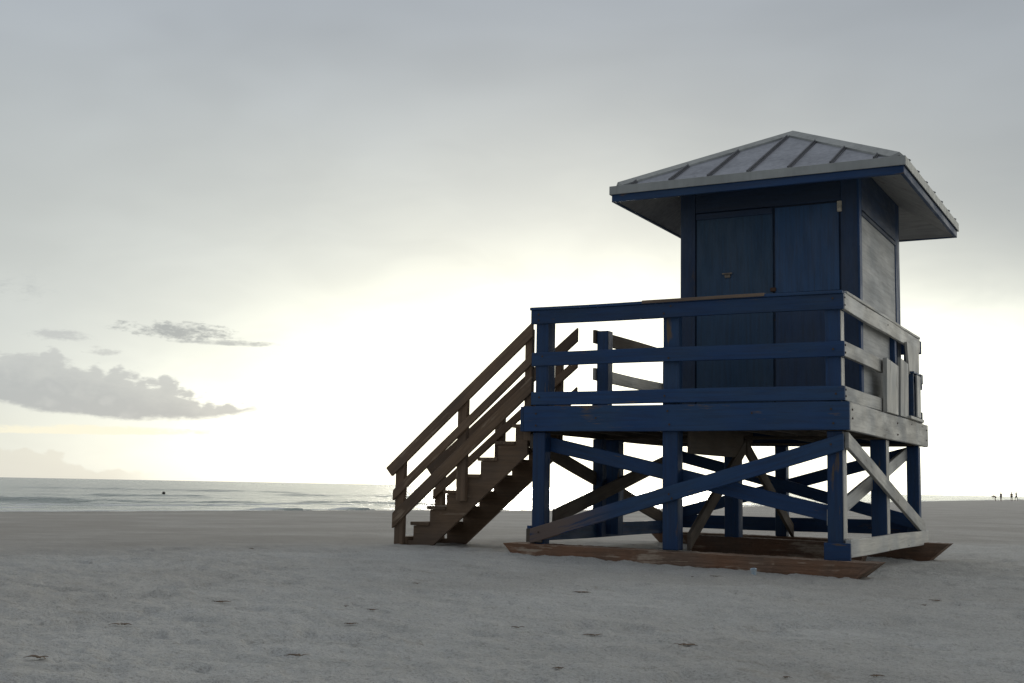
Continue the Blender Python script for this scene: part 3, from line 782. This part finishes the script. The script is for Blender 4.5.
def cloud(a0, wa, e0, we_up, we_dn, soft, noiseamt=1., lean=0.):
    da = h.mul(h.sub(az, a0), 1. / wa)
    ee = h.sub(h.sub(el, e0), h.mul(h.sub(az, a0), lean))
    up = h.mul(h.m('MAXIMUM', ee, 0.), 1. / we_up); dn = h.mul(h.m('MINIMUM', ee, 0.), 1. / we_dn)
    r = h.add(h.mul(da, da), h.add(h.mul(up, up), h.mul(dn, dn)))
    f = h.add(h.sub(1., r), h.mul(dd, noiseamt))
    return h.ramp(f, .0, soft)
def over(mask, col, amt, sky):
    return h.mix(h.mul(mask, amt), sky, col)
skyc = over(cloud(-19., 6.5, 2.05, .32, .14, .8, .9, .02), (1.0, .95, .74), .75, skyc)
skyc = over(h.mul(h.ramp(h.sub(h.add(h.ramp(az, -22., -16., 1.35, .5), h.mul(puff, .9)), el), 0., .25), h.ramp(az, -15.5, -18.)), (.72, .70, .61), .45, skyc)
top = h.add(h.ramp(az, -21.5, -11.6, 5.75, 3.5), h.mul(dd, .95))
tl = h.n('ShaderNodeMapRange'); h.L(az, tl.inputs[0]); tl.inputs[1].default_value = -21.3; tl.inputs[2].default_value = -11.4; tl.inputs[3].default_value = 5.55; tl.inputs[4].default_value = 3.35
fade = h.ramp(az, -13.5, -11., 1., .12)
mid_ = h.gauss(az, -16.5, 2.6)
top = h.add(h.add(tl.outputs[0], h.mul(mid_, .28)), h.mul(h.add(h.mul(dd, .45), puff), fade))
q_ = h.add(az, 17.); bot = h.add(2.66, h.mul(h.mul(q_, q_), .0165))
cm = h.mul(h.ramp(h.sub(top, el), -.06, .30), h.ramp(h.sub(el, h.add(bot, h.mul(dd, .2))), -.10, .18))
cm = h.mul(cm, h.ramp(az, -10.6, -12.6))
ccol = h.mix(h.ramp(h.sub(top, el), .1, 1.6), (.56, .585, .575), (.455, .485, .495))
ccol = h.mix(h.ramp(puff, -.1, .35, 0., .35), ccol, (.61, .63, .62))
skyc = over(cm, ccol, .92, skyc)
skyc = over(cloud(-15.2, 3.0, 6.6, .55, .33, 1.0, 1.5, -.03), (.36, .39, .40), .85, skyc)
skyc = over(cloud(-13.3, 2.7, 6.25, .2, .14, 1.0, 1.0), (.40, .43, .44), .75, skyc)
skyc = over(cloud(-20.2, 1.5, 6.2, .34, .25, 1.2, 1.7), (.47, .49, .50), .6, skyc)
skyc = over(cloud(-18.6, .9, 5.6, .3, .2, 1.0, 1.6), (.50, .52, .52), .6, skyc)
skyc = over(cloud(-30., 9., 8., 2., 1.2, 1.2, 1.2), (.42, .45, .46), .5, skyc)
nish = h.n('ShaderNodeTexSky', sky_type='NISHITA'); nish.sun_disc = False; nish.sun_elevation = SUN_EL
sd = Vector((float(FH[0]) * math.cos(SUN_AZ) + float(RH[0]) * math.sin(SUN_AZ), float(FH[1]) * math.cos(SUN_AZ) + float(RH[1]) * math.sin(SUN_AZ)))
nish.sun_rotation = math.atan2(sd.x, sd.y)
k10 = h.n('ShaderNodeVectorMath', operation='SCALE'); h.L(skyc, k10.inputs[0]); k10.inputs['Scale'].default_value = 10.
fin = h.mix(.96, nish.outputs[0], k10.outputs[0])
bg = h.n('ShaderNodeBackground'); h.L(fin, bg.inputs[0]); bg.inputs[1].default_value = .10
wo = h.n('ShaderNodeOutputWorld'); h.L(bg.outputs[0], wo.inputs[0])
w.cycles.sampling_method = 'MANUAL'; w.cycles.sample_map_resolution = 1024
sl_ = bpy.data.lights.new('sun', 'SUN'); sl_.energy = .6; sl_.angle = math.radians(14); sl_.color = (1., .93, .80)
so = bpy.data.objects.new('sun', sl_); COL.objects.link(so)
sdir = Vector((sd.x * math.cos(SUN_EL), sd.y * math.cos(SUN_EL), math.sin(SUN_EL)))
so.rotation_euler = sdir.to_track_quat('Z', 'Y').to_euler(); so.location = (0, 0, 30)

S.render.engine = 'CYCLES'
S.view_settings.view_transform = 'Standard'; S.view_settings.look = 'None'; S.view_settings.gamma = 1; S.view_settings.exposure = 0
S.view_settings.use_curve_mapping = False
